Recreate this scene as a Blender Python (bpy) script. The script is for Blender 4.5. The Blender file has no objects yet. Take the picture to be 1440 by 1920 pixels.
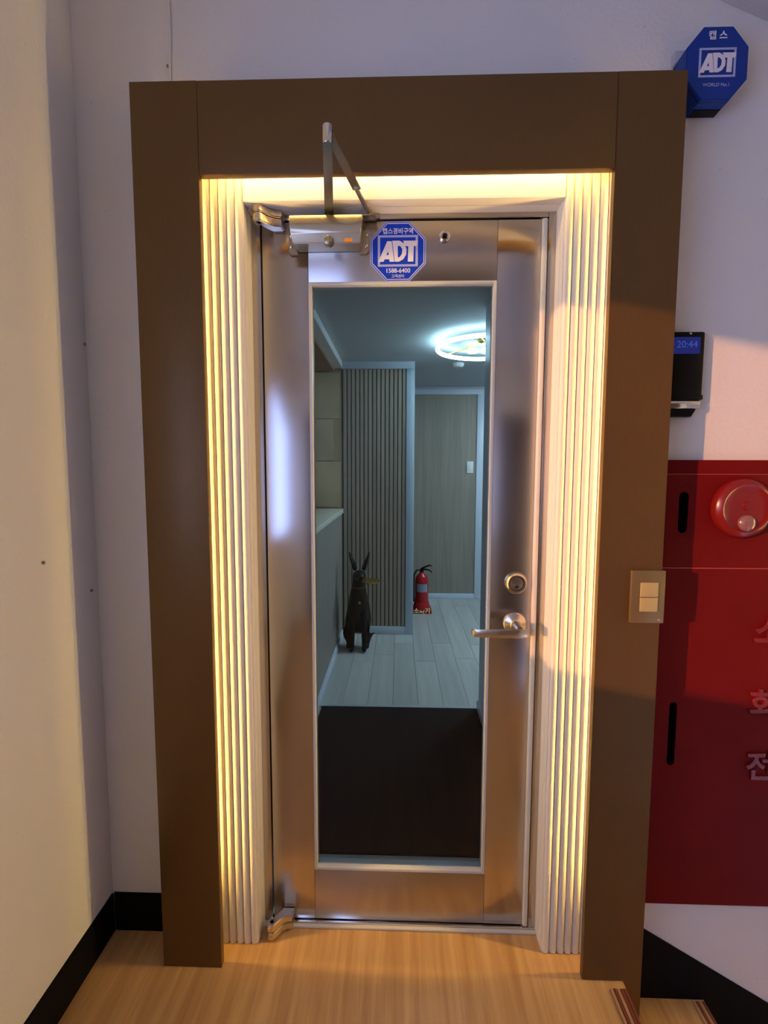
import bpy, bmesh, math, random
from mathutils import Vector, Matrix
C = bpy.context.scene.collection
S = bpy.context.scene
R = math.radians
random.seed(7)

# ------------------------------------------------------------------ camera
cam_d = bpy.data.cameras.new('camera'); cam = bpy.data.objects.new('camera', cam_d); C.objects.link(cam)
F, POS, YAW, PITCH, ROLL = 912.42, Vector((0.02369, -1.22398, 1.37898)), -0.030117, -0.08572, 0.0021756
fw = Vector((math.sin(YAW)*math.cos(PITCH), math.cos(YAW)*math.cos(PITCH), math.sin(PITCH)))
r0 = Vector((math.cos(YAW), -math.sin(YAW), 0)); u0 = r0.cross(fw)
rr = math.cos(ROLL)*r0 + math.sin(ROLL)*u0; uu = -math.sin(ROLL)*r0 + math.cos(ROLL)*u0
M = Matrix((rr, uu, -fw)).transposed().to_4x4(); M.translation = POS
cam.matrix_world = M
cam_d.sensor_fit = 'VERTICAL'; cam_d.sensor_height = 36; cam_d.lens = F/1920*36; cam_d.clip_start = .02
S.camera = cam

# ------------------------------------------------------------------ light and exposure
S.view_settings.view_transform = 'Standard'; S.view_settings.look = 'None'
S.view_settings.exposure = 0; S.view_settings.gamma = 1; S.view_settings.use_curve_mapping = False
W = bpy.data.worlds.new('dusk_sky'); S.world = W; W.use_nodes = True
bg = W.node_tree.nodes['Background']; bg.inputs[0].default_value = (.38, .50, 1.0, 1); bg.inputs[1].default_value = 5.2
SUN_DIR = Vector((1.42, 1, -.27)).normalized()
sd = bpy.data.lights.new('low_sun', 'SUN'); sd.energy = 3.3; sd.color = (1, .42, .13); sd.angle = R(.9)
so = bpy.data.objects.new('low_sun', sd); C.objects.link(so); so.rotation_euler = SUN_DIR.to_track_quat('-Z', 'Y').to_euler()
so.location = (-6, -5, 3)
LED_POWER = 100.0
TUBE_POWER = 165.0
RING_POWER = 15.0
FILL_POWER = 46.0

# ------------------------------------------------------------------ materials
def mat(name, col, rough=.5, metal=0, bump=0, bscale=200, var=0, vscale=8, stretch=(1, 1, 1), emit=0, ecol=None, spec=.5, coat=0, dist=.002, rnd=0, aniso=0):
    m = bpy.data.materials.new(name); m.use_nodes = True
    nt = m.node_tree; b = nt.nodes['Principled BSDF']
    b.inputs['Base Color'].default_value = (*col, 1); b.inputs['Roughness'].default_value = rough
    b.inputs['Metallic'].default_value = metal; b.inputs['Specular IOR Level'].default_value = spec
    b.inputs['Coat Weight'].default_value = coat
    if aniso:
        b.inputs['Anisotropic'].default_value = aniso
        tg = nt.nodes.new('ShaderNodeCombineXYZ'); tg.inputs[0 if aniso > 0 else 2].default_value = 1
        b.inputs['Anisotropic'].default_value = abs(aniso); nt.links.new(tg.outputs[0], b.inputs['Tangent'])
    if emit:
        b.inputs['Emission Color'].default_value = (*(ecol or col), 1); b.inputs['Emission Strength'].default_value = emit
    if bump or var:
        tc = nt.nodes.new('ShaderNodeTexCoord'); mp = nt.nodes.new('ShaderNodeMapping'); mp.inputs['Scale'].default_value = stretch
        nt.links.new(tc.outputs['Object'], mp.inputs[0])
    if bump:
        n = nt.nodes.new('ShaderNodeTexNoise'); n.inputs['Scale'].default_value = bscale; n.inputs['Detail'].default_value = 3
        bp = nt.nodes.new('ShaderNodeBump'); bp.inputs['Strength'].default_value = bump; bp.inputs['Distance'].default_value = dist
        nt.links.new(mp.outputs[0], n.inputs['Vector']); nt.links.new(n.outputs[0], bp.inputs['Height']); nt.links.new(bp.outputs[0], b.inputs['Normal'])
    if var or rnd:
        hsv = nt.nodes.new('ShaderNodeHueSaturation'); hsv.inputs['Color'].default_value = (*col, 1)
        nt.links.new(hsv.outputs[0], b.inputs['Base Color'])
        if var:
            n = nt.nodes.new('ShaderNodeTexNoise'); n.inputs['Scale'].default_value = vscale; n.inputs['Detail'].default_value = 4
            nt.links.new(mp.outputs[0], n.inputs['Vector'])
            mr = nt.nodes.new('ShaderNodeMapRange'); mr.inputs[1].default_value = .3; mr.inputs[2].default_value = .7
            mr.inputs[3].default_value = 1-var; mr.inputs[4].default_value = 1+var
            nt.links.new(n.outputs[0], mr.inputs[0]); src = mr.outputs[0]
        if rnd:
            oi = nt.nodes.new('ShaderNodeObjectInfo'); m2 = nt.nodes.new('ShaderNodeMapRange')
            m2.inputs[3].default_value = 1-rnd; m2.inputs[4].default_value = 1+rnd; nt.links.new(oi.outputs['Random'], m2.inputs[0])
            if var:
                mu = nt.nodes.new('ShaderNodeMath'); mu.operation = 'MULTIPLY'; nt.links.new(src, mu.inputs[0]); nt.links.new(m2.outputs[0], mu.inputs[1]); src = mu.outputs[0]
            else: src = m2.outputs[0]
        nt.links.new(src, hsv.inputs['Value'])
    return m

def plaster(name, col, rough=.85):
    m = mat(name, col, rough, bump=.35, bscale=95, dist=.004)
    nt = m.node_tree; b = nt.nodes['Principled BSDF']
    tc = next(n for n in nt.nodes if n.type == 'TEX_COORD')
    v = nt.nodes.new('ShaderNodeTexVoronoi'); v.inputs['Scale'].default_value = 26
    n2 = nt.nodes.new('ShaderNodeTexNoise'); n2.inputs['Scale'].default_value = 7
    nt.links.new(tc.outputs['Object'], v.inputs['Vector']); nt.links.new(tc.outputs['Object'], n2.inputs['Vector'])
    a = nt.nodes.new('ShaderNodeMath'); a.operation = 'MULTIPLY_ADD'; a.inputs[1].default_value = .22; a.inputs[2].default_value = -.085
    nt.links.new(n2.outputs[0], a.inputs[0])
    lt = nt.nodes.new('ShaderNodeMath'); lt.operation = 'LESS_THAN'; nt.links.new(v.outputs['Distance'], lt.inputs[0]); nt.links.new(a.outputs[0], lt.inputs[1])
    mx = nt.nodes.new('ShaderNodeMix'); mx.data_type = 'RGBA'
    mx.inputs[6].default_value = (*col, 1); mx.inputs[7].default_value = (*[c*.8 for c in col], 1)
    nt.links.new(lt.outputs[0], mx.inputs[0]); nt.links.new(mx.outputs[2], b.inputs['Base Color'])
    return m

def wood(name, c1, c2, axis='Y', rough=.45, scale=1.0, rnd=0, grain=26):
    m = bpy.data.materials.new(name); m.use_nodes = True; nt = m.node_tree; b = nt.nodes['Principled BSDF']; b.inputs['Roughness'].default_value = rough
    tc = nt.nodes.new('ShaderNodeTexCoord'); mp = nt.nodes.new('ShaderNodeMapping')
    st = {'Y': (grain, 1.3, grain), 'Z': (grain, grain, 1.0), 'X': (1.3, grain, grain)}[axis]
    mp.inputs['Scale'].default_value = [s*scale for s in st]; nt.links.new(tc.outputs['Object'], mp.inputs[0])
    n = nt.nodes.new('ShaderNodeTexNoise'); n.inputs['Scale'].default_value = 1; n.inputs['Detail'].default_value = 6; n.inputs['Roughness'].default_value = .65; n.inputs['Distortion'].default_value = .4
    nt.links.new(mp.outputs[0], n.inputs['Vector'])
    if rnd:
        n.noise_dimensions = '4D'; oi = nt.nodes.new('ShaderNodeObjectInfo')
        ml = nt.nodes.new('ShaderNodeMath'); ml.operation = 'MULTIPLY'; ml.inputs[1].default_value = 40; nt.links.new(oi.outputs['Random'], ml.inputs[0]); nt.links.new(ml.outputs[0], n.inputs['W'])
    cr = nt.nodes.new('ShaderNodeValToRGB'); cr.color_ramp.elements[0].position = .32; cr.color_ramp.elements[1].position = .68
    cr.color_ramp.elements[0].color = (*c1, 1); cr.color_ramp.elements[1].color = (*c2, 1)
    nt.links.new(n.outputs[0], cr.inputs[0])
    out = cr.outputs[0]
    if rnd:
        h = nt.nodes.new('ShaderNodeHueSaturation'); m2 = nt.nodes.new('ShaderNodeMapRange'); m2.inputs[3].default_value = 1-rnd; m2.inputs[4].default_value = 1+rnd
        nt.links.new(oi.outputs['Random'], m2.inputs[0]); nt.links.new(m2.outputs[0], h.inputs['Value']); nt.links.new(out, h.inputs['Color']); out = h.outputs[0]
    nt.links.new(out, b.inputs['Base Color'])
    bp = nt.nodes.new('ShaderNodeBump'); bp.inputs['Strength'].default_value = .12; bp.inputs['Distance'].default_value = .002
    nt.links.new(n.outputs[0], bp.inputs['Height']); nt.links.new(bp.outputs[0], b.inputs['Normal'])
    return m

def glass_mat(name, tint, ior=1.5):
    m = bpy.data.materials.new(name); m.use_nodes = True; nt = m.node_tree; nt.nodes.clear()
    o = nt.nodes.new('ShaderNodeOutputMaterial'); t = nt.nodes.new('ShaderNodeBsdfTransparent'); t.inputs[0].default_value = (*tint, 1)
    g = nt.nodes.new('ShaderNodeBsdfGlossy'); g.inputs['Roughness'].default_value = .02; f = nt.nodes.new('ShaderNodeFresnel'); f.inputs[0].default_value = ior
    mx = nt.nodes.new('ShaderNodeMixShader'); nt.links.new(f.outputs[0], mx.inputs[0]); nt.links.new(t.outputs[0], mx.inputs[1]); nt.links.new(g.outputs[0], mx.inputs[2]); nt.links.new(mx.outputs[0], o.inputs[0])
    return m

PL = plaster('painted_plaster', (.74, .73, .71))
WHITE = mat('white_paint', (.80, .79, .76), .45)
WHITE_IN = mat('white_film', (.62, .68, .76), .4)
REEDW = mat('white_reed_glow_tint', (.82, .76, .62), .5)  # white reeds, tinted cream to carry the warm strip glow
BRONZE = mat('bronze_laminate', (.135, .074, .024), .42, .35, spec=.3, bump=.10, bscale=60, stretch=(12, 1, 1), dist=.0008, var=.05, vscale=30)
STEEL = mat('brushed_steel', (.50, .465, .44), .20, 1, bump=.04, bscale=30, stretch=(30, 30, .3), dist=.0006, aniso=.85)
STEEL_H = mat('brushed_steel_rail', (.50, .465, .44), .25, 1, bump=.04, bscale=30, stretch=(.3, 30, 30), dist=.0006, aniso=-.85)
CHROME = mat('polished_steel', (.80, .76, .70), .12, 1)
BEAD = mat('pale_bead', (.68, .66, .58), .42, 0)
NICKEL = mat('satin_nickel', (.62, .55, .45), .28, 1)
ALU = mat('aluminium_paint', (.42, .37, .27), .27, .9)
BLACK = mat('black_gloss', (.003, .003, .0035), .3, spec=.15)
BLACKP = mat('black_paint', (.003, .003, .003), .7, spec=.1)
DARK = mat('dark_gap', (.002, .002, .002), .9, spec=0)
RUBBER = mat('black_rubber', (.01, .01, .01), .7)
RED = mat('red_enamel', (.14, .005, .005), .55, spec=.08, bump=.12, bscale=18, dist=.003, var=.08, vscale=5)
REDD = mat('red_enamel_bell', (.20, .008, .007), .25)
WOODF = wood('landing_vinyl', (.44, .235, .075), (.68, .42, .165), 'Y', .38, grain=30)
NOSE = mat('nosing_brown', (.20, .06, .03), .4)
NOSE2 = mat('nosing_tan', (.50, .29, .13), .4)
BLUE = mat('sign_blue', (.003, .045, .52), .5, spec=.2)
BLUEB = mat('sign_box_blue', (.004, .035, .27), .5, spec=.25)
INK = mat('sign_white', (.80, .76, .82), .5)
LINEC = mat('sign_line', (.42, .44, .72), .5)
BRASS = mat('switch_champagne', (.22, .165, .075), .35, .4)
CREAM = mat('switch_cream', (.45, .37, .15), .4)
GOLD = mat('gold', (.75, .52, .10), .25, 1)
GLASS = glass_mat('door_glass', (.93, .955, .96), 1.27)
MATF = mat('door_mat_pile', (.010, .010, .011), .95, spec=.1, bump=.5, bscale=500, dist=.004)
PLANK = wood('grey_oak_plank', (.40, .40, .37), (.52, .52, .48), 'Y', .35, rnd=.09, grain=22)
SLATW = wood('slat_oak', (.38, .31, .225), (.50, .41, .31), 'Z', .5, rnd=.10, grain=40)
PANELW = wood('panel_oak', (.25, .215, .165), (.34, .295, .23), 'Z', .5, grain=24)
LOWW = wood('desk_oak', (.24, .20, .165), (.30, .26, .215), 'Z', .5, grain=20)
BEIGE = mat('beige_panel', (.60, .46, .26), .6, var=.15, vscale=3)
BROWN = mat('brown_soffit', (.34, .19, .095), .6)
CEIL = mat('ceiling_paper', (.56, .58, .58), .8)
LEDH = mat('led_warm_header', (1, .8, .4), .5, emit=LED_POWER*.40, ecol=(1, .64, .22))
LEDM = mat('led_warm', (1, .8, .4), .5, emit=LED_POWER, ecol=(1, .63, .17))
RINGM = mat('led_cool', (.8, .95, 1), .5, emit=RING_POWER, ecol=(.50, .82, 1))
PANELM = mat('led_fill', (.8, .95, 1), .5, emit=FILL_POWER, ecol=(.66, .86, 1))
TUBEM = mat('tube_warm', (1, .8, .5), .5, emit=TUBE_POWER, ecol=(1, .70, .27))
WARMIN = mat('led_downlight', (1, .8, .5), .5, emit=10, ecol=(1, .72, .40))
SCREEN = mat('screen_blue', (.005, .012, .12), .2, emit=.10, ecol=(.03, .08, .9))
SCREENT = mat('screen_digit', (.03, .08, .4), .3, emit=.22, ecol=(.10, .2, 1))
ORANGE = mat('orange_label', (.85, .28, .02), .5)
LENS = glass_mat('lamp_lens', (.9, .5, .5))
SEAL = mat('sealant', (.66, .64, .6), .5)

# ------------------------------------------------------------------ helpers
def finish(name, bm, m, parent=None, smooth=False, loc=None, kind=None, label=None, cat=None, group=None):
    bmesh.ops.recalc_face_normals(bm, faces=bm.faces)
    me = bpy.data.meshes.new(name); bm.to_mesh(me); bm.free(); me.materials.append(m)
    if smooth:
        for p in me.polygons: p.use_smooth = True
        me.set_sharp_from_angle(angle=R(40))
    return put(name, me, parent, loc, kind, label, cat, group)

def put(name, me, parent=None, loc=None, kind=None, label=None, cat=None, group=None):
    o = bpy.data.objects.new(name, me); C.objects.link(o)
    if parent: o.parent = parent
    if loc: o.location = loc
    if kind: o['kind'] = kind
    if label: o['label'] = label
    if cat: o['category'] = cat
    if group: o['group'] = group
    return o

def thing(name, label, cat, loc=(0, 0, 0), kind=None, group=None):
    o = bpy.data.objects.new(name, None); C.objects.link(o); o.location = loc; o.empty_display_size = .05
    o['label'] = label; o['category'] = cat
    if kind: o['kind'] = kind
    if group: o['group'] = group
    return o

def box(bm, x0, x1, y0, y1, z0, z1, bev=0, seg=2):
    vs = [bm.verts.new((x, y, z)) for x in (x0, x1) for y in (y0, y1) for z in (z0, z1)]
    fs = [bm.faces.new([vs[i] for i in f]) for f in ((0, 1, 3, 2), (4, 6, 7, 5), (0, 4, 5, 1), (2, 3, 7, 6), (0, 2, 6, 4), (1, 5, 7, 3))]
    if bev:
        es = list({e for f in fs for e in f.edges})
        bmesh.ops.bevel(bm, geom=es, offset=bev, segments=seg, affect='EDGES', profile=.5)

def B(name, m, parent, *bs, bev=0, **k):
    bm = bmesh.new()
    for b in bs: box(bm, *b, bev=bev)
    return finish(name, bm, m, parent, smooth=bev > 0, **k)

def prism(bm, pts, d0, d1, plane='XZ', bev=0):
    def P(a, b, d): return {'XZ': (a, d, b), 'XY': (a, b, d), 'YZ': (d, a, b)}[plane]
    v0 = [bm.verts.new(P(a, b, d0)) for a, b in pts]; v1 = [bm.verts.new(P(a, b, d1)) for a, b in pts]
    n = len(pts); fs = [bm.faces.new(v0), bm.faces.new(v1[::-1])]
    fs += [bm.faces.new((v0[i], v0[(i+1) % n], v1[(i+1) % n], v1[i])) for i in range(n)]
    if bev:
        bmesh.ops.recalc_face_normals(bm, faces=fs)
        es = list(set(fs[0].edges) | set(fs[1].edges)); bmesh.ops.bevel(bm, geom=es, offset=bev, segments=2, affect='EDGES')

def lathe(bm, prof, seg=32, axis='Z', at=(0, 0, 0)):
    rings = []
    for r, h in prof:
        ring = []
        for i in range(seg):
            a = 2*math.pi*i/seg; c, s = r*math.cos(a), r*math.sin(a)
            p = {'Z': (c, s, h), 'Y': (c, -h, s), 'X': (h, c, s)}[axis]
            ring.append(bm.verts.new(Vector(p)+Vector(at)))
        rings.append(ring)
    for a, b in zip(rings, rings[1:]):
        for i in range(seg): bm.faces.new((a[i], a[(i+1) % seg], b[(i+1) % seg], b[i]))
    for e in (rings[0], rings[-1]):
        bm.faces.new(e)

def tube(bm, pts, r, seg=8):
    pts = [Vector(p) for p in pts]; rings = []
    rs = r if isinstance(r, (list, tuple)) else [r]*len(pts)
    for i, p in enumerate(pts):
        t = (pts[min(i+1, len(pts)-1)]-pts[max(i-1, 0)]).normalized()
        a = t.orthogonal().normalized() if i == 0 else (prev-t*prev.dot(t)).normalized()
        prev = a; b = t.cross(a)
        rings.append([bm.verts.new(p+rs[i]*(a*math.cos(2*math.pi*k/seg)+b*math.sin(2*math.pi*k/seg))) for k in range(seg)])
    for a, b in zip(rings, rings[1:]):
        for k in range(seg): bm.faces.new((a[k], a[(k+1) % seg], b[(k+1) % seg], b[k]))
    bm.faces.new(rings[0]); bm.faces.new(rings[-1])

def torus(bm, R_, r, at, n=64, k=12):
    g = [[bm.verts.new((at[0]+(R_+r*math.cos(b))*math.cos(a), at[1]+(R_+r*math.cos(b))*math.sin(a), at[2]+r*math.sin(b))) for b in (2*math.pi*j/k for j in range(k))] for a in (2*math.pi*i/n for i in range(n))]
    for i in range(n):
        for j in range(k): bm.faces.new((g[i][j], g[(i+1) % n][j], g[(i+1) % n][(j+1) % k], g[i][(j+1) % k]))

def text(name, body, size, m, parent, loc, ext=.0004, bev=0, bold=0, sx=1, rot=(math.pi/2, 0, 0)):
    cu = bpy.data.curves.new(name, 'FONT'); cu.body = body; cu.size = size; cu.extrude = ext; cu.align_x = 'CENTER'; cu.align_y = 'CENTER'
    cu.offset = bold; cu.bevel_depth = bev; cu.resolution_u = 4
    t = bpy.data.objects.new('tmp', cu); C.objects.link(t)
    me = bpy.data.meshes.new_from_object(t.evaluated_get(bpy.context.evaluated_depsgraph_get()))
    bpy.data.objects.remove(t)
    me.materials.clear(); me.materials.append(m)
    o = put(name, me, parent, loc); o.rotation_euler = rot; o.scale.x = sx
    return o

# ------------------------------------------------------------------ outer shell
WY = .106        # face of the back wall
LX = -.8257      # face of the left wall
B('wall_back', PL, None, (-1.0, -.3945, WY, .25, -.02, 3.0), (.4545, 2.7, WY, .25, -2.0, 3.0), (-.3945, .4545, WY, .25, 2.078, 3.0), kind='structure',
  label='white textured plaster wall around the bronze door surround', cat='wall')
B('wall_left', PL, None, (LX-.16, LX, -.72, WY-.001, -.02, 3.0), (LX-.16, LX, -2.4, -.7205, -.02, 1.07), (LX-.16, LX, -2.4, -.7205, 2.09, 3.0), (LX-.16, LX, -2.6, -2.4005, -.02, 3.0),
  kind='structure', label='cream-lit plaster wall at the left with a black skirting', cat='wall')
B('wall_right', PL, None, (2.55, 2.7, -2.6, WY-.001, -2.0, 3.0), kind='structure', label='white stairwell wall below the flight of steps', cat='wall')
B('wall_rear', PL, None, (-1.0, 2.7, -2.75, -2.6, -2.0, 3.0), kind='structure', label='plaster wall behind the stair flight', cat='wall')
B('reflection_door', mat('dark_brown_door', (.045, .026, .018), .55), None, (.10, 2.0, -2.599, -2.55, -2.0, 2.35), kind='structure', label='dark brown door added unseen behind the stair flight to darken reflections', cat='door')  # unseen, added to darken the reflection in the right stile
wf = thing('window_1', 'unglazed window added in the left wall to let in and shape the low sun', 'window', (LX-.08, -1.56, 1.07), kind='structure')  # opening follows the sun direction; window shape and sill added to bound the patch
for n, b in (('frame', (-.03, .03, .81, .8395, .03, .99)), ('frame', (-.03, .03, -.8395, -.81, .03, .99)), ('sill', (-.08, .09, -.839, .839, .0005, .012)), ('frame', (-.03, .03, -.839, .839, .992, 1.0195))):
    B(n, WHITE, wf, b, bev=.003)
B('ceiling', PL, None, (-1.0, 2.7, -2.6, WY-.001, 3.0, 3.1), kind='structure', label='white ceiling over the stair landing', cat='ceiling')
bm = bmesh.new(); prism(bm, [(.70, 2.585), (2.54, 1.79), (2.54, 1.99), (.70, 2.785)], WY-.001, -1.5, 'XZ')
finish('shadow_soffit', bm, plaster('shadow_grey', (.50, .49, .48)), kind='structure', label='grey sloping soffit added for the soft shadow above the blue alarm box', cat='soffit')  # made-up slab; its grey stands in for a soft shadow on the wall

# landing, stairs
fl = B('floor', WOODF, None, (LX, .6375, -2.6, .13, -.03, 0), kind='structure', label='orange wood-grain vinyl landing before the steel door', cat='floor')
B('slab', PL, fl, (LX, .62, -2.6, .105, -.16, -.0305))
def nosing(parent, x1, z, y1, y0=-2.6):
    for i, (a, m) in enumerate(((0, NOSE2), (.009, NOSE), (.018, NOSE2), (.027, NOSE), (.036, NOSE))):
        B('nosing_ridge', m, parent, (x1-.0445+a, x1-.0445+a+.0075, y0, y1, z+.0003, z+.0035), bev=.001)
nosing(fl, .6375, 0, -.021)
st = thing('staircase', 'wood-grain steps going down at the right of the landing', 'stairs', (.6375, .1, -.164), kind='structure')
for i in range(1, 6):
    x0 = .6375+.285*(i-1); z = -.164*i; ox, oy, oz = -.6375, -.1, .164
    tr = B('tread', WOODF, st, (x0+ox, x0+.285+ox, -2.6+oy, WY-.002+oy, z-.03+oz, z+oz))
    B('riser', WOODF, st, (x0-.02+ox, x0-.0005+ox, -2.6+oy, WY-.002+oy, z+oz, z+.134+oz))
    for k, (a, m) in enumerate(((0, NOSE2), (.009, NOSE), (.018, NOSE2), (.027, NOSE))):
        B('nosing_ridge', m, tr, (x0+.285-.036+a+ox, x0+.285-.0285+a+ox, -2.6+oy, WY-.012+oy, z+.0003+oz, z+.0035+oz))

B('baseboard_left', BLACKP, None, (LX, LX+.005, -2.6, WY-.006, .0004, .1196), kind='structure', label='black painted skirting along the left wall', cat='skirting')
B('baseboard_back', BLACKP, None, (LX+.0055, -.628, WY-.005, WY, .0004, .1196), kind='structure', label='black painted skirting behind the surround, left corner', cat='skirting')
bm = bmesh.new(); prism(bm, [(.692, .083), (2.5, -1.014), (2.5, -1.6), (.692, -.5)], WY, WY-.005, 'XZ')
finish('baseboard_right', bm, BLACKP, kind='structure', label='black painted skirting stepping down beside the stairs', cat='skirting')

# ------------------------------------------------------------------ bronze surround
ds = thing('door_surround', 'bronze-brown metal surround framing the lit doorway', 'door surround', (0, 0, 0))
bm = bmesh.new(); box(bm, -.624, -.4615, 0, .02, .001, 2.3, bev=.0012); box(bm, -.624, -.606, .0205, WY-.0005, .001, 2.3)
c1 = finish('column', bm, BRONZE, ds, smooth=True)
bm = bmesh.new(); prism(bm, [(.5285, .001), (.6375, .001), (.6375, -.163), (.686, -.163), (.686, 2.3), (.5285, 2.3)], 0, .02, 'XZ', bev=.0012)
box(bm, .668, .686, .0205, WY-.0065, -.163, 2.3)
c2 = finish('column', bm, BRONZE, ds, smooth=True)
bm = bmesh.new(); box(bm, -.4609, .5279, .0004, .02, 2.0875, 2.2996, bev=.0012); box(bm, -.4609, .5279, .0205, WY-.0005, 2.282, 2.2996)
finish('header', bm, BRONZE, ds, smooth=True)

# reeded panels in the recess
def reeded(x_in, sgn, label):
    t = thing('reeded_panel', label, 'panel', (x_in, WY, 0), group='lit reeded panels')
    B('backing_board', WHITE, t, ((0 if sgn > 0 else -.18), (.18 if sgn > 0 else 0), -.0285, -.0005, .002, 2.16))
    bm = bmesh.new(); w = .0213; n = 8
    pts = [(w/2-.0006, 0)]+[((w/2-.0006)*math.cos(math.pi*i/n), -.0085*math.sin(math.pi*i/n)) for i in range(1, n)]+[(-w/2+.0006, 0)]
    prism(bm, pts, .002, 2.16, 'XY')
    first = None
    for i in range(8):
        loc = (sgn*(w*(i+.5)+.0012), -.0287, 0)
        if first is None: first = finish('reed', bm, REEDW, t, smooth=True, loc=loc)
        else:
            o = first.copy(); C.objects.link(o); o.parent = t; o.location = loc
    return t
reeded(-.3785, -1, 'white reeded panel glowing on the hinge side of the door')
reeded(.4385, 1, 'white reeded panel glowing on the handle side of the door')
hp = B('header_panel', WHITE, None, (-.3779, .4379, .0705, WY-.0005, 2.062, 2.16), label='flat white panel glowing above the door', cat='panel', bev=.001)
cs = thing('trim_2', 'white jamb boards lining the door opening', 'door casing', (.03, .14, 0), kind='structure')
B('jamb_board', WHITE, cs, (-.4245, -.4085, -.0335, .05, .002, 2.0775))
B('jamb_board', WHITE, cs, (.4085, .4245, -.0335, .05, .002, 2.0775))
B('head_board', WHITE, cs, (-.408, .408, -.0335, .05, 2.0622, 2.0775))
# led strips behind the front plates
B('led_strip', LEDM, None, (-.575, -.563, .0212, .030, .24, 2.10), label='warm light strip hidden behind the hinge-side column', cat='led strip', group='warm strips behind the surround')
B('led_strip', LEDM, None, (.633, .645, .0212, .030, .24, 2.10), label='warm light strip hidden behind the handle-side column', cat='led strip', group='warm strips behind the surround')
B('led_strip', LEDH, None, (-.44, .51, .0212, .026, 2.128, 2.140), label='warm light strip hidden behind the header', cat='led strip', group='warm strips behind the surround')

# ------------------------------------------------------------------ steel door
DY = .143
d = thing('door_1', 'stainless steel entrance door with a tall glass pane', 'door', (.025, DY, 0), kind='structure')
def dx(x): return x-.025
def DB(name, m, x0, x1, y0, y1, z0, z1, parent=d, bev=0): return B(name, m, parent, (dx(x0), dx(x1), y0-DY, y1-DY, z0, z1), bev=bev)
DB('frame_jamb', STEEL, -.3783, -.3535, .14, .20, .012, 2.062, bev=.001)
DB('frame_jamb', STEEL, .4185, .4383, .14, .20, .012, 2.062, bev=.001)
DB('frame_head', STEEL_H, -.353, .418, .14, .20, 2.0485, 2.062, bev=.001)
DB('sill', CHROME, -.378, .438, .136, .2, .0005, .0115, bev=.001)
DB('sealant_bead', SEAL, -.378, .438, .124, .1355, .0005, .008, bev=.002)
DB('stile', STEEL, -.350, -.2252, DY, .183, .016, 2.0445, bev=.0006)
DB('stile', STEEL, .2855, .4005, DY, .183, .016, 2.0445, bev=.0006)
DB('rail', STEEL_H, -.2247, .2849, DY+.0004, .183, 1.8885, 2.0445, bev=.0006)
DB('rail', STEEL_H, -.2247, .2849, DY+.0004, .183, .016, .1765, bev=.0006)
bm = bmesh.new()
prism(bm, [(dx(.4012)+.0156*(1-math.cos(math.pi*i/8))/2, -.006*math.sin(math.pi*i/8)) for i in range(9)]+[(dx(.4168), .04), (dx(.4012), .04)], .016, 2.0445, 'XY')
finish('edge_strip', bm, BEAD, d, smooth=True)
# glazing bead: four slim strips
bd = .0085
for b in ((-.2247, -.2247+bd, .1770, 1.888), (.2849-bd, .2849, .1770, 1.888), (-.2247+bd, .2849-bd, 1.888-bd, 1.888), (-.2247+bd, .2849-bd, .1770, .1770+bd)):
    DB('glazing_bead', BEAD, b[0], b[1], DY-.003, .178, b[2], b[3], bev=.0012)
DB('glass_pane', GLASS, -.2162, .2797, .1572, .1622, .1822, 1.8828)
# peephole
bm = bmesh.new(); lathe(bm, [(.0148, 0), (.0148, .003), (.011, .0055), (.0075, .005), (.007, .001)], 28, 'Y', (dx(.1437), 0, 2.0027))
ph = finish('peephole', bm, CHROME, d, smooth=True)
bm = bmesh.new(); lathe(bm, [(.0066, .001), (.006, .003), (.002, .0045)], 20, 'Y', (dx(.1437), 0, 2.0027)); finish('lens', bm, BLACK, ph, smooth=True)
# cylinder lock
bm = bmesh.new(); lathe(bm, [(.0315, 0), (.0315, .006), (.029, .013), (.0245, .0175), (.0195, .0175), (.0185, .011)], 40, 'Y', (dx(.3556), 0, 1.0623))
lk = finish('cylinder_lock', bm, NICKEL, d, smooth=True)
bm = bmesh.new(); lathe(bm, [(.018, .0105), (.0175, .0145), (.006, .016)], 32, 'Y', (dx(.3556), 0, 1.0623)); finish('cylinder_core', bm, NICKEL, lk, smooth=True)
bm = bmesh.new(); lathe(bm, [(.0062, .015), (.006, .0175), (.002, .018)], 20, 'Y', (dx(.3556), 0, 1.055)); finish('key_plug', bm, CHROME, lk, smooth=True)
B('keyhole', BLACK, lk, (dx(.3549), dx(.3563), -.0183, -.0181, 1.051, 1.058))
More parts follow.
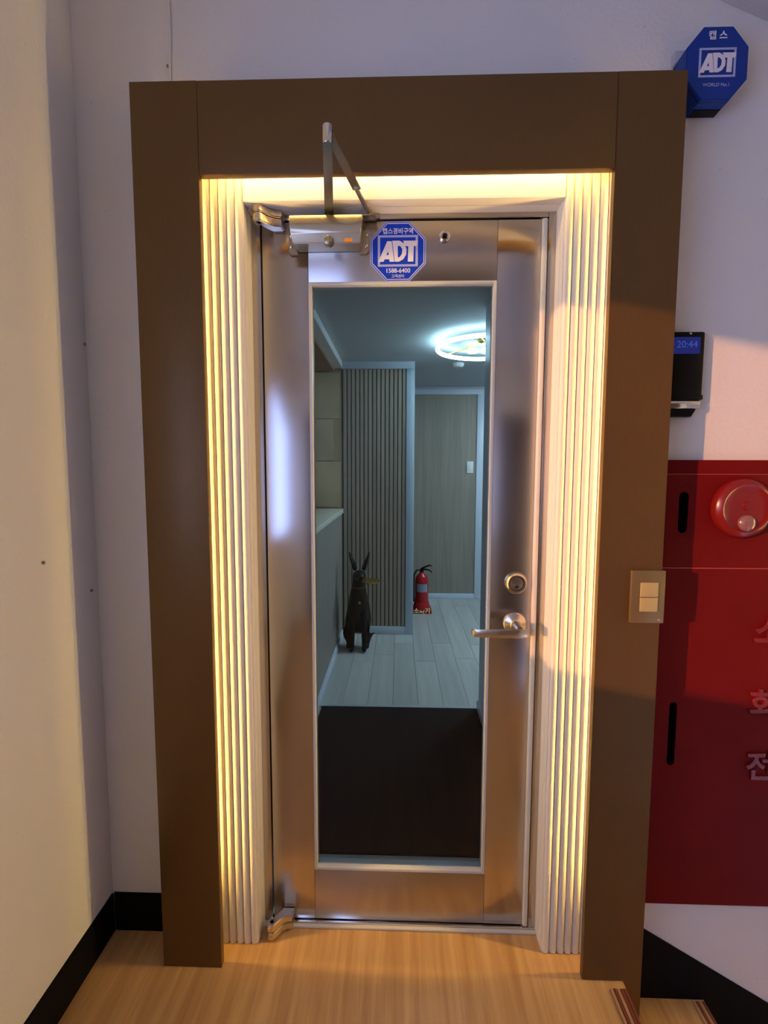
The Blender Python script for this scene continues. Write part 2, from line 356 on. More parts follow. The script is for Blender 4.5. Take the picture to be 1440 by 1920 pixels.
# lever handle
hd = thing('door_handle', 'lever', 'x'); del hd['category']; del hd['label']; hd.parent = d; hd.location = (dx(.3556), 0, .9440)
bm = bmesh.new(); lathe(bm, [(.0335, 0), (.0335, .005), (.030, .0095), (.017, .013), (.012, .02), (.0115, .07)], 40, 'Y'); finish('rose', bm, NICKEL, hd, smooth=True)
bm = bmesh.new()
path = [(.006, -.060, .0015), (.012, -.075, .002), (.010, -.086, .002), (-.004, -.0905, .0015), (-.03, -.090, .001), (-.07, -.087, -.0005), (-.105, -.084, -.002), (-.120, -.081, -.0025), (-.1265, -.075, -.0028), (-.127, -.066, -.0028)]
hz = [.008, .009, .0105, .0125, .0125, .0115, .0105, .0105, .0105, .0095]
rings = []
for i, (p, h) in enumerate(zip(path, hz)):
    p = Vector(p); t = (Vector(path[min(i+1, len(path)-1)])-Vector(path[max(i-1, 0)])); t.z = 0; t.normalize(); nrm = Vector((-t.y, t.x, 0)); th = .0045
    ring = []
    for a in range(12):
        an = 2*math.pi*a/12; ca, sa = math.cos(an), math.sin(an)
        ring.append(bm.verts.new(p+nrm*th*math.copysign(abs(ca)**.5, ca)+Vector((0, 0, h*math.copysign(abs(sa)**.5, sa)))))
    rings.append(ring)
for a, b in zip(rings, rings[1:]):
    for k in range(12): bm.faces.new((a[k], a[(k+1) % 12], b[(k+1) % 12], b[k]))
bm.faces.new(rings[0]); bm.faces.new(rings[-1]); finish('lever', bm, NICKEL, hd, smooth=True)
# pivot hinges
def pivot(zs, parent):
    out = [(-.354, -.012)]
    out = []
    for i in range(13):
        a = math.pi*.5+math.pi*1.15*i/12; out.append((-.3435+.0155*math.cos(a), -.052+.0155*math.sin(a)))
    out += [(-.330, -.058), (-.318, -.042), (-.304, -.032), (-.289, -.030), (-.287, -.0015), (-.318, -.0015), (-.334, -.022)]
    pv = None
    for z0, z1 in zs:
        bm = bmesh.new(); prism(bm, [(dx(x), y) for x, y in out], z0, z1, 'XY', bev=.003)
        o = finish('pivot_hinge' if pv is None else 'hinge_leaf', bm, NICKEL, parent if pv is None else pv, smooth=True)
        if pv is None: pv = o
    bm = bmesh.new(); lathe(bm, [(.006, zs[0][0]-.0), (.006, max(z for q in zs for z in q))], 16, 'Z', (dx(-.3435), -.052, 0)); finish('pin', bm, NICKEL, pv, smooth=True)
pivot(((2.0195, 2.040), (2.0425, 2.060)), d)
pivot(((.030, .052), (.006, .0275)), d)

# security sticker
def octa(w, h, cw, ch): return [(-cw, h), (cw, h), (w, ch), (w, -ch), (cw, -h), (-cw, -h), (-w, -ch), (-w, ch)]
U = .00020
def LP(pts): return [((x-477)*U, -(y-500)*U) for x, y in pts]
def logo(parent, y, s, line, ink, blue, t):
    k = lambda pts: [(a*s, b*s) for a, b in LP(pts)]
    bm = bmesh.new()
    for q in ([(205, 290), (745, 290), (745, 318), (205, 318)], [(205, 667), (745, 667), (745, 695), (205, 695)], [(205, 318), (237, 318), (237, 667), (205, 667)], [(713, 318), (745, 318), (745, 667), (713, 667)]):
        prism(bm, k(q), y, y-t, 'XZ')
    finish('logo_frame', bm, line, parent)
    for nm, q, hole in (('letter', [(212, 632), (332, 368), (392, 368), (428, 632), (366, 632), (360, 600), (298, 600), (284, 632)], [(345, 495), (322, 545), (354, 545)]),
                        ('letter', [(400, 362), (500, 362), (560, 400), (592, 470), (588, 540), (548, 602), (490, 632), (435, 632)], [(474, 430), (505, 430), (534, 468), (530, 530), (502, 572), (476, 580)]),
                        ('letter', [(545, 362), (742, 362), (730, 432), (690, 432), (684, 632), (610, 632), (616, 432), (574, 432)], None)):
        bm = bmesh.new(); prism(bm, k(q), y-t*1.02, y-t*2, 'XZ'); lo = finish(nm, bm, ink, parent)
        if hole:
            bm = bmesh.new(); prism(bm, k(hole), y-t*2, y-t*2.3, 'XZ'); finish('counter', bm, blue, lo)
ak = thing('security_sticker', 'blue octagonal ADT sticker on the steel door, left of the peephole', 'sticker', (.0186, DY-.0002, 1.9656))
bm = bmesh.new(); prism(bm, octa(.0752, .0776, .0315, .032), 0, -.0004, 'XZ'); finish('white_border', bm, LINEC, ak)
bm = bmesh.new(); prism(bm, octa(.0725, .0750, .0303, .0308), -.00041, -.0006, 'XZ'); finish('blue_rim', bm, BLUE, ak)
bm = bmesh.new(); prism(bm, octa(.0705, .0730, .0295, .0300), -.00061, -.0008, 'XZ'); finish('white_line', bm, INK, ak)
bm = bmesh.new(); prism(bm, octa(.0685, .0710, .0287, .0292), -.00081, -.001, 'XZ'); finish('blue_face', bm, BLUE, ak)
logo(ak, -.00101, 1, LINEC, INK, BLUE, .0003)
text('lettering', '캡스경비구역', .0165, INK, ak, (0, -.0013, .0515), .0002, bold=.0003, sx=.92)
text('lettering', '1588-6400', .0155, INK, ak, (0, -.0013, -.0500), .0002, bold=.0003)
text('lettering', '고객센터', .0095, INK, ak, (0, -.0013, -.0645), .0002, bold=.0001)

# ------------------------------------------------------------------ door closer
cl = thing('door_closer', 'champagne metal door closer with a folding arm above the glass', 'door closer', (-.168, DY, 2.0))
bm = bmesh.new()
prof = [(-.0005, .0395), (-.048, .0395), (-.058, .033), (-.0615, .020), (-.0615, .004), (-.056, -.010), (-.050, -.0325), (-.0005, -.034)]
hw = [.0955, .0955, .0955, .0955, .0935, .0915, .0875, .0875]
l = [bm.verts.new((-h, y, z)) for (y, z), h in zip(prof, hw)]; r_ = [bm.verts.new((h, y, z)) for (y, z), h in zip(prof, hw)]
bm.faces.new(l); bm.faces.new(r_[::-1])
for i in range(len(prof)): bm.faces.new((l[i], l[(i+1) % 8], r_[(i+1) % 8], r_[i]))
bmesh.ops.bevel(bm, geom=list(bm.edges), offset=.0018, segments=2, affect='EDGES'); finish('body', bm, ALU, cl, smooth=True)
for sx in (-1, 1):
    bm = bmesh.new(); q = [(.083, .020), (.104, .020), (.108, .014), (.108, -.034), (.102, -.042), (.083, -.042)]
    prism(bm, [(sx*a, b) for a, b in q], -.0005, -.006, 'XZ', bev=.001); e = finish('mounting_ear', bm, ALU, cl, smooth=True)
    for z in (.006, -.022):
        bm = bmesh.new(); lathe(bm, [(.0048, .006), (.0046, .0085), (.002, .0105)], 16, 'Y', (sx*.1015, 0, z)); finish('screw', bm, CHROME, e, smooth=True)
bm = bmesh.new(); lathe(bm, [(.0125, .045), (.0125, .060), (.011, .064), (.005, .066)], 28, 'Y', (.007, 0, -.030)); finish('end_cap', bm, ALU, cl, smooth=True)
B('orange_label', ORANGE, cl, (.048, .068, -.0535, -.0520, -.031, -.0225), label='small orange label')
# spindle, arm, elbow, link, bracket
bm = bmesh.new(); lathe(bm, [(.010, .0395), (.010, .0555), (.007, .0575)], 20, 'Z', (.005, -.030, 0)); finish('spindle', bm, ALU, cl, smooth=True)
a0 = Vector((.005, -.030, .049)); a1 = Vector((.044, -.325, .049))
def bar(p, q, w0, w1, z0, z1, bev=.002):
    bm = bmesh.new(); t = (q-p); t.z = 0; t.normalize(); n = Vector((-t.y, t.x, 0))
    pts = [p+n*w0, q+n*w1, q-n*w1, p-n*w0]; prism(bm, [(v.x, v.y) for v in pts], z0, z1, 'XY', bev=bev); return bm
finish('main_arm', bar(a0-(a1-a0)*.04, a1, .0115, .0095, .0435, .0545), ALU, cl, smooth=True)
bm = bmesh.new(); lathe(bm, [(.0095, .036), (.0105, .039), (.0105, .068), (.0095, .072), (.006, .0735)], 24, 'Z', (a1.x, a1.y, 0)); finish('elbow_pin', bm, CHROME, cl, smooth=True)
b1 = Vector((.109, -.022, .051)); mid = a1+(b1-a1)*.66
finish('link_arm', bar(a1+Vector((.004, .008, 0)), mid, .0095, .0105, .0555, .0625), ALU, cl, smooth=True)
bm = bmesh.new(); tube(bm, [mid-(b1-mid)*.1+Vector((0, 0, .0075)), b1+Vector((0, 0, .004))], .0062, 10); finish('link_rod', bm, ALU, cl, smooth=True)
bm = bmesh.new(); box(bm, .092, .138, -.0075, -.0035, .0488, .0605); box(bm, .094, .128, -.034, -.0035, .0435, .0485, bev=.001); lathe(bm, [(.008, .0485), (.008, .059), (.005, .061)], 16, 'Z', (.109, -.022, 0))
finish('frame_bracket', bm, ALU, cl, smooth=True)

# ------------------------------------------------------------------ things on the outer wall
sw = thing('light_switch', 'champagne two-gang light switch on the right bronze column', 'light switch', (.648, -.0005, 1.064))
B('cover_plate', BRASS, sw, (-.042, .042, -.0095, 0, -.067, .067), bev=.0022)
B('rocker', CREAM, sw, (-.0205, .0235, -.0135, -.0097, .0008, .0375), bev=.0018)
B('rocker', CREAM, sw, (-.0205, .0235, -.0135, -.0097, -.0365, -.0008), bev=.0018)
B('maker_mark', NOSE2, sw, (.026, .033, -.0099, -.0096, -.060, -.056))

rd = thing('card_reader', 'black access reader with a blue screen beside the bronze column', 'card reader', (.760, WY-.0005, 1.6255))
bm = bmesh.new(); box(bm, -.052, .045, -.03, 0, -.066, .1085, bev=.006); finish('housing', bm, BLACK, rd, smooth=True)
scr = B('screen', SCREEN, rd, (-.040, .032, -.0306, -.0301, .052, .094))
text('digits', '20:44', .024, SCREENT, scr, (-.001, -.0309, .075), .0001)
B('speaker_dot', CHROME, rd, (.004, .009, -.0306, -.0301, .1, .1045), bev=.0005)
B('silver_band', CHROME, rd, (-.048, .040, -.032, 0, -.0865, -.0665), bev=.003)
bm = bmesh.new(); prism(bm, [(-.046, -.087), (.034, -.087), (.022, -.1065), (-.04, -.1065)], -.026, 0, 'XZ', bev=.002); finish('lower_lip', bm, BLACK, rd, smooth=True)
B('side_clip', BLACK, rd, (.0455, .051, -.022, -.004, -.062, -.050), bev=.001)

ab = thing('alarm_box', 'blue octagonal ADT alarm box on the wall above right', 'alarm box', (.776, WY-.0005, 2.345))
bm = bmesh.new(); prism(bm, octa(.072, .0815, .034, .036), 0, -.062, 'XZ', bev=.002); finish('housing', bm, BLUEB, ab, smooth=True)
bm = bmesh.new(); prism(bm, octa(.0722, .0817, .0341, .0361), -.052, -.0535, 'XZ'); finish('black_groove', bm, BLACK, ab)  # thin black band around the housing side
logo(ab, -.0621, .80, LINEC, INK, BLUEB, .0006)
text('lettering', '캡 스', .021, INK, ab, (-.002, -.0627, .060), .0003, bold=.0003)
text('lettering', 'WORLD No.1', .0105, LINEC, ab, (0, -.0627, -.0485), .0003)
B('underside_plate', BLACK, ab, (-.032, .032, -.030, -.006, -.0835, -.0816))  # black plate under the housing
wb = B('sensor_bracket', mat('grey_plastic', (.42, .44, .5), .5), None, (.698, .735, .085, WY-.0005, 2.380, 2.408), label='small grey bracket behind the blue alarm box', cat='bracket', bev=.002)

# fire hydrant cabinet
fc = thing('hydrant_cabinet', 'red steel fire hydrant cabinet beside the bronze surround', 'fire cabinet', (1.05, WY-.0005, .145))
def FB(name, m, x0, x1, y0, y1, z0, z1, **k): return B(name, m, fc, (x0-1.05, x1-1.05, y0-WY, y1-WY, z0-.145, z1-.145), **k)
FB('body', RED, .6885, 1.40, .0945, WY, .145, 1.4075, bev=.002)
def plate(name, x0, x1, z0, z1, sx, sz0, sz1, sw_, y=.0945, t=.0035):
    # flat sheet with one rounded slot cut out of it
    bm = bmesh.new(); n = 8
    slot = [(sx+sw_*math.cos(a), sz1-sw_+sw_*math.sin(a)) for a in (math.pi*i/n for i in range(n+1))]+[(sx+sw_*math.cos(a), sz0+sw_+sw_*math.sin(a)) for a in (math.pi+math.pi*i/n for i in range(n+1))]
    top, bot = slot[:n+1], slot[n+1:]
    polys = [[(x0, z0), (bot[0][0], z0), bot[0], top[-1], (top[-1][0], z1), (x0, z1)], [(bot[-1][0], z0), (x1, z0), (x1, z1), (top[0][0], z1), top[0], bot[-1]],
             [(top[-1][0], z1)]+top[::-1]+[(top[0][0], z1)], [(bot[-1][0], z0)]+bot[::-1]+[(bot[0][0], z0)]]
    for q in polys: prism(bm, [(a-1.05, b-.145) for a, b in q], y-t-WY, y-.0002-WY, 'XZ')
    o = finish(name, bm, RED, fc)
    B('slot', DARK, o, (sx-sw_-1.051, sx+sw_-1.049, y-.0005-WY, y-.0002-WY, sz0-.146, sz1-.144))
    return o
FB('top_strip', RED, .6885, 1.40, .091, .0943, 1.371, 1.4075, bev=.001)
plate('bell_panel', .6885, 1.40, 1.120, 1.3695, .7815, 1.2130, 1.3235, .0125)
lowd = plate('cabinet_door', .6885, 1.40, .1455, 1.1175, .7835, .5610, .7440, .0105)
FB('weld_line', mat('red_edge', (.55, .10, .09), .35), .6885, 1.40, .0912, .0916, 1.1175, 1.1195)
FB('weld_line', mat('red_edge_dark', (.35, .04, .04), .35), .6885, 1.40, .0908, .0916, 1.3692, 1.3712)
bm = bmesh.new(); lathe(bm, [(.070, -.002), (.0795, .002), (.0795, .010), (.074, .020), (.062, .026), (.057, .023), (.04, .0215), (.01, .0215)], 48, 'Y', (.930-1.05, .091-WY, 1.281-.145))
bl = finish('alarm_bell', bm, REDD, fc, smooth=True)
bm = bmesh.new(); lathe(bm, [(.012, .0215), (.010, .025), (.004, .0265)], 20, 'Y', (.930-1.05, .091-WY, 1.288-.145)); finish('centre_boss', bm, REDD, bl, smooth=True)
bm = bmesh.new(); lathe(bm, [(.0215, .0205), (.021, .029), (.015, .035), (.005, .0375)], 28, 'Y', (.931-1.05, .091-WY, 1.243-.145)); finish('indicator_lamp', bm, mat('lamp_clear', (.26, .12, .11), .15, spec=.8), bl, smooth=True)
for ch, z in (('소', .943), ('화', .738), ('전', .560)):
    text('embossed_letter', ch, .088, REDD, lowd, (1.026-1.05, .0908-WY, z-.145), .0035, bev=.0015, bold=.001)

# added out of view: tube lamp warming the left wall, and its baffle
B('light_baffle', PL, None, (2.08, 2.30, -.045, WY-.0005, -2.0, 3.0), kind='structure', label='plaster baffle added to keep the tube lamp off the back wall', cat='light_baffle')
tl = thing('added_tube_lamp', 'warm upright tube lamp added out of view on the stair wall', 'added lamp', (2.50, -.075, 1.2))
bm = bmesh.new(); lathe(bm, [(.006, -.9), (.015, -.89), (.015, .89), (.006, .9)], 16); finish('tube', bm, TUBEM, tl, smooth=True)
for z in (-.93, .90): B('end_holder', WHITE, tl, (-.02, .0495, -.02, .02, z, z+.03), bev=.004)
# cable and nails on the plaster
bm = bmesh.new(); tube(bm, [(-.571, WY-.003, 2.302), (-.5695, WY-.0035, 2.40), (-.566, WY-.0035, 2.50), (-.567, WY-.003, 2.60), (-.567, WY-.003, 2.99)], .0035, 8)
finish('wall_cable', bm, PL, smooth=True, label='painted-over cable running up from the top left of the surround', cat='cable')
def nail(x, y, z, axis, label):
    bm = bmesh.new(); pr = [(.0022, -.004), (.0022, .001), (.0045, .0015), (.004, .0035), (.001, .004)]
    lathe(bm, pr, 12, axis)
    finish('wall_nail', bm, mat('nail_dark', (.22, .21, .21), .5), smooth=True, loc=(x, y, z), label=label, cat='nail', group='small wall fixings')
nail(-.5745, WY-.001, 2.413, 'Y', 'small dark nail head beside the painted-over cable')
nail(LX+.001, -.1013, 1.157, 'X', 'small nail in the cream-lit left wall')
nail(LX+.001, .072, 1.046, 'X', 'small nail low in the wall corner left of the surround')
nail(LX+.001, .094, 1.715, 'X', 'small nail high in the wall corner left of the surround')

# ------------------------------------------------------------------ the room behind the glass
ZC = 2.2523
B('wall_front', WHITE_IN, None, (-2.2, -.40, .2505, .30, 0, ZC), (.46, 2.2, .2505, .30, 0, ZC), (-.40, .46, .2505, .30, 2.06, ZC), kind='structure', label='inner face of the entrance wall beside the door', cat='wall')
fi = thing('floor_interior', 'pale grey wood plank floor inside the glass door', 'floor', (0, 0, 0), kind='structure')
B('subfloor', DARK, fi, (-2.2, 2.2, .205, 5.3, -.03, -.005))
pm = None
for i in range(16):
    x = -.905+i*.15; y = .41-random.random()*.8
    while y < 5.2:
        L = 1.1; y0, y1 = max(y, .41), min(y+L, 5.2)
        if y1-y0 > .05: B('plank', PLANK, fi, (x+.001, x+.149, y0+.001, y1-.001, -.0045, 0))
        y += L
B('threshold', mat('threshold_steel', (.45, .47, .48), .3, .2), fi, (-.40, .46, .206, .407, -.0045, .004), bev=.001)
B('edge_trim', mat('trim_grey', (.42, .45, .46), .4), fi, (-.44, .489, 1.497, 1.522, .0002, .008), bev=.001)
B('door_mat', MATF, None, (-.418, .478, .410, 1.495, .0005, .010), bev=.002, label='dark charcoal entrance mat inside the glass door', cat='door mat')
# reception side on the left
B('wall_counter', LOWW, None, (-.565, -.445, .3005, 2.788, 0, 1.024), kind='structure', label='grey-brown panelled counter wall left inside the room', cat='wall')
B('counter_top', mat('cream_top', (.66, .62, .50), .4), None, (-.66, -.432, .302, 2.786, 1.0245, 1.062), bev=.003, label='cream worktop along the counter wall inside', cat='counter top')
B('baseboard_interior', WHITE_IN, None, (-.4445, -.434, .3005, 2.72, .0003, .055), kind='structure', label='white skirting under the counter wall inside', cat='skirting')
B('trim_3', WHITE, None, (-.50, -.438, .3005, 2.788, 2.20, ZC-.0005), kind='structure', label='pale lintel trim over the reception opening', cat='trim')
B('ceiling_niche', BROWN, None, (-2.2, -.5005, .3005, 2.788, 2.175, 2.2), kind='structure', label='brown soffit over the reception niche', cat='ceiling')
wn = B('wall_niche', BEIGE, None, (-2.2, -.446, 2.80, 2.85, 0, ZC), kind='structure', label='beige panelled wall at the back of the reception', cat='wall')
for b in ((-1.3, -.455, 1.80, 2.17), (-1.3, -.515, 1.455, 1.793), (-1.3, -.455, 1.07, 1.448)):
    B('panel', BEIGE, wn, (b[0], b[1], 2.792, 2.7995, b[2], b[3]), bev=.002)
B('wall_side', BEIGE, None, (-2.25, -2.2, .2505, 2.85, 0, ZC), kind='structure', label='side wall of the reception niche', cat='wall')
bm = bmesh.new(); lathe(bm, [(.06, 2.160), (.065, 2.1745)], 24, 'Z', (-1.1, 1.9, 0)); finish('downlight', bm, WARMIN, smooth=True, label='warm round downlight added out of view in the reception soffit', cat='ceiling lamp')  # unseen lamp added to light the beige niche warmly
# slatted panel facing the door
SP = thing('slatted_panel', 'ribbed oak panel in a white frame behind the rabbit-eared dog figure', 'wall panel', (-.15, 2.79, 0))
def SB(n, m, x0, x1, y0, y1, z0, z1, **k): return B(n, m, SP, (x0+.15, x1+.15, y0-2.79, y1-2.79, z0, z1), **k)
SB('core', mat('slat_groove', (.12, .10, .08), .8), -.4445, .149, 2.80, 3.94, .001, ZC-.001)
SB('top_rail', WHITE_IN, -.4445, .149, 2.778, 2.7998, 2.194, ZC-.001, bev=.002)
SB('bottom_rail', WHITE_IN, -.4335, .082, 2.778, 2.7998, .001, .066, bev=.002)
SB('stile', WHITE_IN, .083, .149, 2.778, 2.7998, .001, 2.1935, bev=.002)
n = 15; pit = (.0815+.437)/n; bm = bmesh.new()
prism(bm, [(-pit*.40, 0), (-pit*.40, -.010), (-pit*.28, -.015), (pit*.28, -.015), (pit*.40, -.010), (pit*.40, 0)], .067, 2.193, 'XY')
s0 = finish('slat', bm, SLATW, SP, loc=(-.437+.15+pit*.5, .0095, 0))
for i in range(1, n):
    o = s0.copy(); C.objects.link(o); o.parent = SP; o.location = (-.437+.15+pit*(i+.5), .0095, 0)
# panel wall at the far end
WP = thing('wood_wall_panel', 'flat grey-oak wall panel in a white frame at the far end', 'wall panel', (.56, 3.95, 0))
def WB(n, m, x0, x1, y0, y1, z0, z1, **k): return B(n, m, WP, (x0-.56, x1-.56, y0-3.95, y1-3.95, z0, z1), **k)
WB('board', PANELW, .150, .838, 3.952, 3.985, .056, 2.165)
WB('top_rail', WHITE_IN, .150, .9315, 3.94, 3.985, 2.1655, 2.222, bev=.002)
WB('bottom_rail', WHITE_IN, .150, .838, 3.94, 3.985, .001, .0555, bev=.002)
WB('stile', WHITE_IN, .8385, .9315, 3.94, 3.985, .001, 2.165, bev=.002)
NAVY = mat('navy_door', (.012, .02, .05), .5)
B('wall_far', CEIL, None, (.1495, .934, 3.9855, 4.05, 0, ZC), (.934, 2.2, 4.30, 4.36, 0, ZC), kind='structure', label='far wall of the inner room', cat='wall')
B('door_2', NAVY, None, (.936, 1.75, 4.25, 4.2995, .001, 2.08), kind='structure', label='dark navy door in the gap right of the far panel', cat='door')
B('wall_hall', NAVY, None, (.152, .9335, 4.0505, 4.1, 0, ZC), kind='structure', label='dark wall behind the far panel', cat='wall')
ws = thing('wall_switch', 'white light switch on the far grey-oak panel', 'light switch', (.772, 3.951, 1.411))
B('cover_plate', WHITE, ws, (-.035, .035, -.010, 0, -.062, .062), bev=.003); B('rocker', WHITE, ws, (-.02, .02, -.014, -.0102, -.035, .035), bev=.002)
nl = thing('guide_lamp', 'small bright white lamp in the dark gap at the far right', 'lamp', (.955, 4.2495, 1.99))
bm = bmesh.new(); lathe(bm, [(.03, 0), (.028, .015), (.015, .028), (.004, .032)], 20, 'Y'); finish('dome', bm, RINGM, nl, smooth=True)
B('mount', WHITE, nl, (-.034, .034, -.0, .0, -.034, .034))
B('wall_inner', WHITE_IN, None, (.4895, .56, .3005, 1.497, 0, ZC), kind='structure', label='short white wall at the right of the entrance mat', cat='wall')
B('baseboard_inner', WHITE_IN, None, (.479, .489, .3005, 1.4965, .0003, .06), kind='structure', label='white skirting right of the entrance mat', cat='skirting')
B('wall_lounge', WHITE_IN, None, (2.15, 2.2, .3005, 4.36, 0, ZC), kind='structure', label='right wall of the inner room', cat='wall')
B('ceiling_interior', CEIL, None, (-2.25, 2.25, .2505, 5.0, ZC, ZC+.05), kind='structure', label='grey papered ceiling of the inner room', cat='ceiling')
B('wall_end', NAVY, None, (.1495, 2.25, 4.9, 4.98, 0, ZC), kind='structure', label='end wall past the far panel', cat='wall')

# ring lamp
rl = thing('ring_lamp', 'cool white ring-shaped ceiling lamp in the inner room', 'ceiling lamp', (.603, 2.145, ZC))
bm = bmesh.new(); torus(bm, .322, .014, (0, 0, -.055)); finish('ring', bm, RINGM, rl, smooth=True)
bm = bmesh.new(); torus(bm, .060, .013, (.050, .065, -.055), 32, 10); finish('small_ring', bm, RINGM, rl, smooth=True)
bm = bmesh.new(); lathe(bm, [(.036, -.062), (.038, -.05), (.033, -.040)], 28, 'Z', (-.072, .095, 0)); finish('disc_lamp', bm, RINGM, rl, smooth=True)
bm = bmesh.new(); lathe(bm, [(.055, -.0005), (.055, -.022), (.05, -.026)], 32, 'Z'); finish('canopy', bm, GOLD, rl, smooth=True)
bm = bmesh.new()
for a in (.3, 2.4, 4.4): tube(bm, [(.045*math.cos(a), .045*math.sin(a), -.020), (.318*math.cos(a), .318*math.sin(a), -.046)], .005, 8)
finish('brass_arms', bm, GOLD, rl, smooth=True)
bm = bmesh.new(); lathe(bm, [(.05, -.0005), (.05, -.015), (.04, -.032), (.02, -.036)], 28, 'Z', (0, 0, 0))
finish('smoke_detector', bm, WHITE, smooth=True, loc=(.503, 2.87, ZC), label='round white smoke detector behind the ring lamp', cat='smoke detector')

bm = bmesh.new(); lathe(bm, [(.22, -.0005), (.23, -.03), (.21, -.045)], 32); finish('fill_lamp', bm, PANELM, smooth=True, loc=(1.45, 2.75, ZC), label='round white fill lamp added out of view on the inner room ceiling', cat='ceiling lamp')  # unseen lamp added to brighten the inner room
# ------------------------------------------------------------------ dog statue with a tray
def skin(name, m, parent, verts, edges, radii, sub=2, loc=None):
    me = bpy.data.meshes.new('tmp'); me.from_pydata([Vector(v) for v in verts], edges, []); o = bpy.data.objects.new('tmp', me); C.objects.link(o)
    sk = o.modifiers.new('s', 'SKIN'); ly = me.skin_vertices or None
    if not me.skin_vertices: me.skin_vertices.new() if hasattr(me.skin_vertices, 'new') else None
    for i, rd_ in enumerate(radii):
        me.skin_vertices[0].data[i].radius = rd_ if isinstance(rd_, tuple) else (rd_, rd_)
    me.skin_vertices[0].data[0].use_root = True
    ss = o.modifiers.new('u', 'SUBSURF'); ss.levels = sub; ss.render_levels = sub
    dg = bpy.context.evaluated_depsgraph_get(); dg.update()
    nm = bpy.data.meshes.new_from_object(o.evaluated_get(dg)); bpy.data.objects.remove(o)
    nm.materials.clear(); nm.materials.append(m)
    for p in nm.polygons: p.use_smooth = True
    return put(name, nm, parent, loc)
dg_ = thing('dog_statue', 'black sitting dog statue with tall ears holding a gold tray', 'statue', (-.285, 2.45, 0))
DOGM = mat('black_resin', (.004, .004, .004), .5, spec=.2)
V = [(0, .06, .17), (0, .03, .30), (0, -.005, .40), (.004, -.02, .47), (.010, -.03, .545), (.013, -.040, .590),    # pelvis, chest, neck, head
     (.025, -.085, .575), (.034, -.118, .562),                                                             # muzzle
     (-.040, -.01, .36), (-.043, -.055, .22), (-.043, -.065, .09), (-.043, -.075, .022), (-.045, -.115, .018),  # left front leg
     (.042, -.01, .36), (.048, -.055, .22), (.052, -.065, .09), (.052, -.075, .022), (.054, -.115, .020),
     (-.066, .035, .15), (-.078, -.035, .13), (-.070, .03, .04), (-.076, -.05, .018),                         # haunches
     (.060, .035, .15), (.072, -.035, .13), (.064, .03, .04), (.070, -.05, .018)]
Ed = [(0, 1), (1, 2), (2, 3), (3, 4), (4, 5), (5, 6), (6, 7), (2, 8), (8, 9), (9, 10), (10, 11), (11, 12), (2, 13), (13, 14), (14, 15), (15, 16), (16, 17),
      (0, 18), (18, 19), (19, 20), (20, 21), (0, 22), (22, 23), (23, 24), (24, 25)]
Ra = [(.092, .090), (.086, .090), (.078, .080), .058, .054, .060, .040, .028,
      .036, .026, .022, .020, .015, .036, .026, .022, .020, .015,
      .055, .048, .026, .017, .055, .048, .026, .017]
skin('body', DOGM, dg_, V, Ed, Ra)
for sx in (-1, 1):
    skin('ear', DOGM, dg_, [(.012+sx*.030, -.030, .618), (.012+sx*.044, -.028, .665), (.012+sx*.064, -.026, .715), (.012+sx*.076, -.024, .762)], [(0, 1), (1, 2), (2, 3)], [(.026, .018), (.030, .018), (.021, .012), (.004, .004)])
    bm = bmesh.new(); bmesh.ops.create_uvsphere(bm, u_segments=12, v_segments=8, radius=.009, matrix=Matrix.Translation((.016+sx*.024, -.083, .604))); finish('eye', bm, mat('eye_gloss', (.03, .03, .035), .08), dg_, smooth=True)
bm = bmesh.new(); torus(bm, .050, .005, (0, 0, 0), 32, 8); co = finish('collar', bm, mat('dark_gold', (.12, .09, .03), .4, 1), dg_, smooth=True, loc=(.006, -.024, .492))
bm = bmesh.new(); lathe(bm, [(.011, 0), (.011, .003), (.008, .004)], 16, 'Y', (.012, -.052, -.110)); finish('pendant', bm, GOLD, co, smooth=True)
bm = bmesh.new(); lathe(bm, [(.02, -.004), (.060, -.003), (.078, .007), (.080, .011), (.077, .011), (.060, .001), (.01, 0)], 36, 'Z')
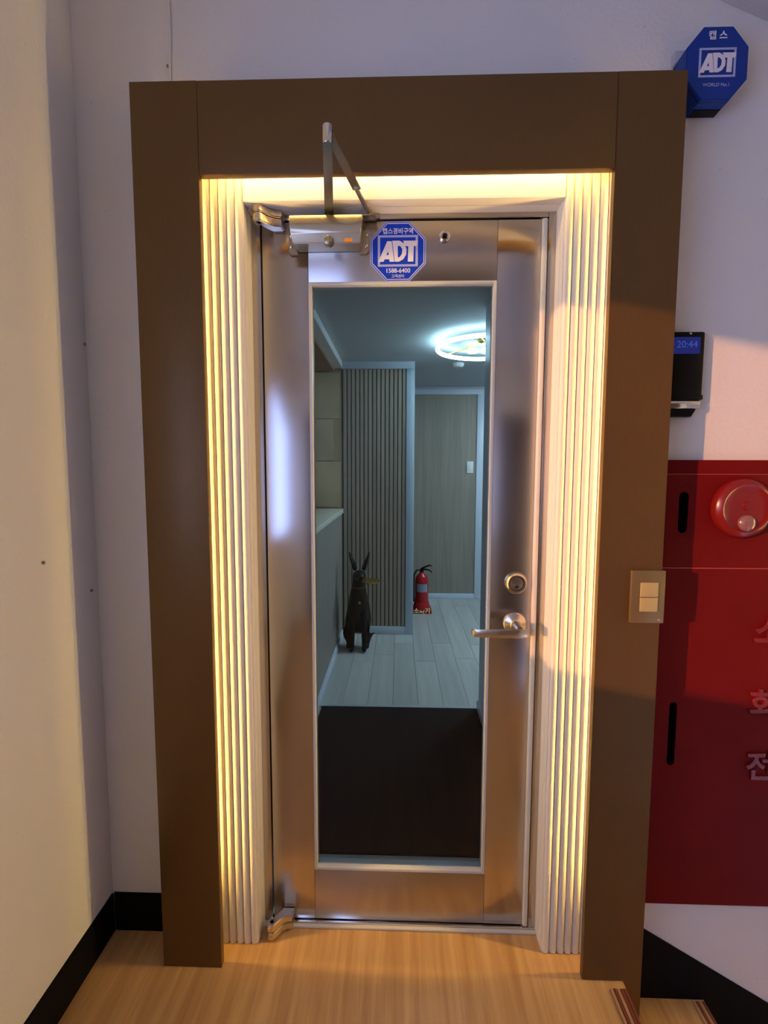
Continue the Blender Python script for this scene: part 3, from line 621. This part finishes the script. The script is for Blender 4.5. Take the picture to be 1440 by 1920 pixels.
finish('tray', bm, GOLD, dg_, smooth=True, loc=(.100, -.130, .553), label='round gold tray')

# ------------------------------------------------------------------ fire extinguisher
fx = thing('fire_extinguisher', 'red fire extinguisher on a red stand by the far panel', 'fire extinguisher', (.253, 3.46, 0))
EXR = mat('extinguisher_red', (.45, .012, .014), .25)
bm = bmesh.new(); lathe(bm, [(.050, .03), (.062, .035), (.064, .05), (.064, .30), (.060, .335), (.045, .362), (.024, .378), (.02, .395)], 36); cy = finish('cylinder', bm, EXR, fx, smooth=True)
bm = bmesh.new(); box(bm, -.095, .095, -.085, .085, .001, .028, bev=.006); lathe(bm, [(.088, .028), (.082, .06), (.070, .10), (.0655, .10)], 32); finish('stand', bm, EXR, fx, smooth=True)
bm = bmesh.new()
g = [[bm.verts.new((.0648*math.sin(a), -.0648*math.cos(a), z)) for a in [R(-50)+R(100)*i/12 for i in range(13)]] for z in (.205, .285)]
for i in range(12): bm.faces.new((g[0][i], g[0][i+1], g[1][i+1], g[1][i]))
bmesh.ops.solidify(bm, geom=list(bm.faces), thickness=.0006)
lb = finish('paper_label', bm, mat('label_paper', (.52, .60, .68), .5), cy, smooth=True, label='pale label')
bm = bmesh.new(); box(bm, -.018, .018, -.018, .018, .395, .42, bev=.004); tube(bm, [(-.01, 0, .42), (.03, -.01, .444), (.075, -.02, .462), (.095, -.025, .455)], [.010, .009, .007, .005], 8)
tube(bm, [(.0, 0, .414), (.04, -.01, .420), (.082, -.018, .408), (.096, -.02, .392)], [.009, .008, .006, .005], 8); finish('valve_lever', bm, BLACK, fx, smooth=True)
bm = bmesh.new(); tube(bm, [(-.018, 0, .408), (-.05, -.01, .412), (-.074, -.012, .37), (-.078, -.012, .28), (-.077, -.012, .18), (-.076, -.012, .10)], [.009, .009, .009, .009, .009, .012], 8); finish('hose', bm, RUBBER, fx, smooth=True)
text('stand_lettering', '소화기', .058, mat('bright_yellow', (.95, .85, .40), .4), fx, (0, -.0872, .026), .001, bold=.001, rot=(R(66), 0, 0))  # pale yellow carries the letters' reflected brightness
